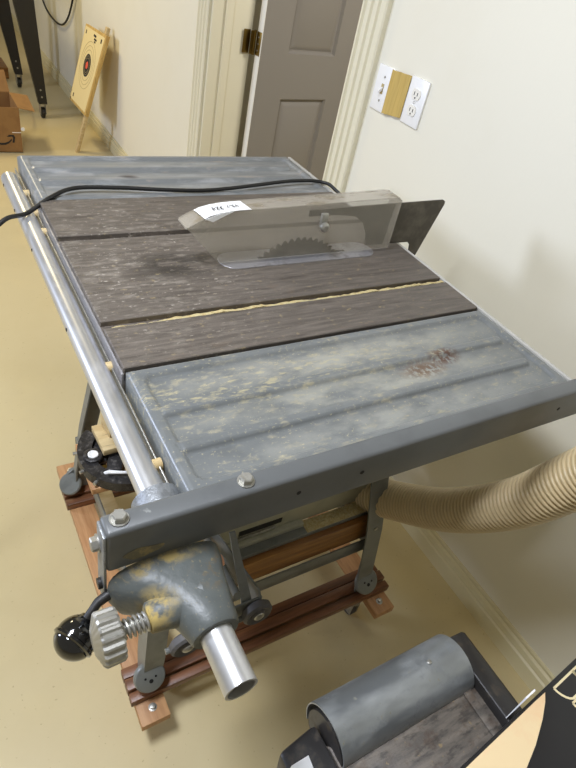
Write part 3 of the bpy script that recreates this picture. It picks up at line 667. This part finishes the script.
# hanging cable
hc = smooth_path([(XW - .02, 6.6, 1.4), (XW - .02, 6.2, .80), (XW - .02, 5.8, .52), (XW - .02, 5.42, .46), (XW - .02, 5.1, .50), (XW - .02, 4.85, .66), (XW - .02, 4.65, .95), (XW - .02, 4.55, 1.4), (XW - .001, 4.5, 2.0)], 8)
tag(B().tube(hc, .007, 8).build('hanging_cable', M['cord'], off=(XW - .02, 5.4, .46)), 'thin black cable hanging in a loop against the far wall', 'cable')

# ---------------------------------------------------------------- bench sander, lower right
sd = empty('bench_sander', (.44, .05, 0), 'worn dark benchtop sander with curved bare-metal cover, lower right of the saw', 'sander')
ZS = .60
b = B(); b.prism([(.160, .42), (.165, ZS - .03), (.150, ZS), (-.15, ZS), (-.15, .42)], 'x', .335, .59, .002)
b.build('sander_bed', M['sander'], sd)
b = B(); b.hexa([(.285, -.15, .42), (.336, -.15, .42), (.336, .165, .42), (.285, .172, .42), (.268, -.15, ZS - .006), (.336, -.15, ZS + .006), (.336, .188, ZS - .004), (.275, .180, ZS - .022)], .008)
eh = b.build('end_housing', M['plastic'], sd)
mt = Matrix.Translation((.2745, .148, ZS - .004))
b = B(); b.hexa([(.274, .120, ZS - .0085), (.300, .120, ZS - .0055), (.305, .156, ZS - .009), (.279, .156, ZS - .013), (.274, .120, ZS - .002), (.300, .120, ZS + .001), (.305, .156, ZS - .003), (.279, .156, ZS - .006)])
lb = b.build('label', M['plate'], eh); tag(lb, 'white label')
b = B(); b.prism([(.583, .42), (.588, .42), (.625, .42), (.625, ZS + .010), (.622, ZS + .016), (.590, ZS + .020), (.585, ZS + .016)], 'y', -.15, .195, .004); b.build('end_cap', M['plastic'], sd)
b = B(); b.box(.560, .575, -.15, .128, ZS, ZS + .004, .001); b.build('edge_strip', M['sander'], sd)
B().cyl((.337, .163, .590), (.581, .163, .590), .0405, seg=36).build('belt_roller', M['plastic'], sd)
# curved cover
b = B(); cyc, czc, rc = .166, .592, .046; rings = []
for x in (.338, .342, .46, .578, .582):
    outer = [(x, cyc + rc * math.cos(a), czc + rc * math.sin(a)) for a in [math.radians(-35 + i * 230 / 30) for i in range(31)]]
    inner = [(x, cyc + (rc - .002) * math.cos(a), czc + (rc - .002) * math.sin(a)) for a in [math.radians(195 - i * 230 / 30) for i in range(31)]]
    rings.append(outer + inner)
b.loft(rings); cv = b.build('curved_cover', M['drum'], sd); tag(cv, 'curved bare sheet-metal cover')
B().lathe((.52, cyc + rc * math.cos(math.radians(80)), czc + rc * math.sin(math.radians(80))), (0, .17, .98), [(0, .004), (.0012, .0035), (.002, .002)], 14).build('rivet', M['steel'], cv)
b = B(); b.box(.36, .56, -.10, .13, .0, .42, .004); b.build('pedestal', M['blacksteel'], sd)

# ---------------------------------------------------------------- product box on the sander
pb = empty('product_box', (.60, 0, .605), 'glossy black printed box with peach picture and cream lettering, in the bottom right corner', 'box')
ZB = .68; rz = math.atan2(.073 - .045, .711 - .442); RM = Matrix.Rotation(rz, 4, 'Z')
def bp(u, v, z=0): # box frame: u along the back edge, v toward the viewer
    o = Vector((.442, .045, 0)) + RM.to_3x3() @ Vector((u, -v, 0)); return Vector((o.x, o.y, z))
def bprism(b, pts, z0, z1, bev=0):
    lo = [b.bm.verts.new(bp(u, v, z0)) for u, v in pts]; hi = [b.bm.verts.new(bp(u, v, z1)) for u, v in pts]; n = len(pts)
    b.bm.faces.new(lo); b.bm.faces.new(hi[::-1])
    for i in range(n): b.bm.faces.new((lo[i], hi[i], hi[(i + 1) % n], lo[(i + 1) % n]))
    if bev: b._bev(lo + hi, bev)
    return b
bprism(B(), [(-.10, 0), (.36, 0), (.36, .20), (-.10, .20)], .622, ZB, .0015).build('carton', M['boxblack'], pb)
def uv(x, y):
    q = RM.to_3x3().inverted() @ Vector((x - .442, y - .045, 0)); return (q.x, -q.y)
pic = [uv(.623, .0595), uv(.612, .050), uv(.590, .036), uv(.555, .018), uv(.52, .004), uv(.47, -.012), (-.06, .07), (-.06, .0045), uv(.60, .0575)]
bprism(B(), pic, ZB + .0001, ZB + .0006).build('printed_picture', M['peach'], pb)
def stroke(b, pts, wd=.0032):
    P = [Vector((p[0], p[1], 0)) for p in pts]; L1 = []; L2 = []
    for i, p in enumerate(P):
        d = (P[min(i + 1, len(P) - 1)] - P[max(0, i - 1)]).normalized(); n = Vector((-d.y, d.x, 0)) * wd / 2
        L1.append(p + n); L2.append(p - n)
    for i in range(len(P) - 1):
        bprism(b, [(L1[i].x, L1[i].y), (L1[i + 1].x, L1[i + 1].y), (L2[i + 1].x, L2[i + 1].y), (L2[i].x, L2[i].y)], ZB + .0001, ZB + .0006)
    return b
u0, v0 = uv(.640, .0575)
b = B(); H = .095; Wd = .024
stroke(b, [(u0, v0), (u0 + H, v0)])
bowl = lambda ua, ub, wv: [(ua, v0)] + [((ua + ub) / 2 - (ub - ua) / 2 * math.cos(a), v0 + wv * min(1, 1.15 * math.sin(a)) ) for a in [math.pi * i / 14 for i in range(1, 14)]] + [(ub, v0)]
stroke(b, bowl(u0, u0 + H * .52, Wd)); stroke(b, bowl(u0 + H * .5, u0 + H, Wd * .9)); 
u1, v1 = uv(.650, .031)
stroke(b, [(u1, v1), (u1 + H, v1), (u1 + H, v1 + .008), (u1 + .01, v1 + .008), (u1 + .01, v1 + .022), (u1, v1 + .022), (u1, v1)])
tag(b.build('printed_lettering', M['cream'], pb), 'cream outlined letters')
b = B(); b.hexa([(.583, .0645, .6225), (.607, .0668, .6225), (.607, .0678, .6225), (.583, .0655, .6225), (.588, .0648, .683), (.604, .0664, .690), (.604, .0688, .690), (.588, .0672, .683)])
tag(b.build('paper_scrap', M['plate'], off=(.583, .065, .6225)), 'small white paper slip peeking out behind the black box', 'paper')
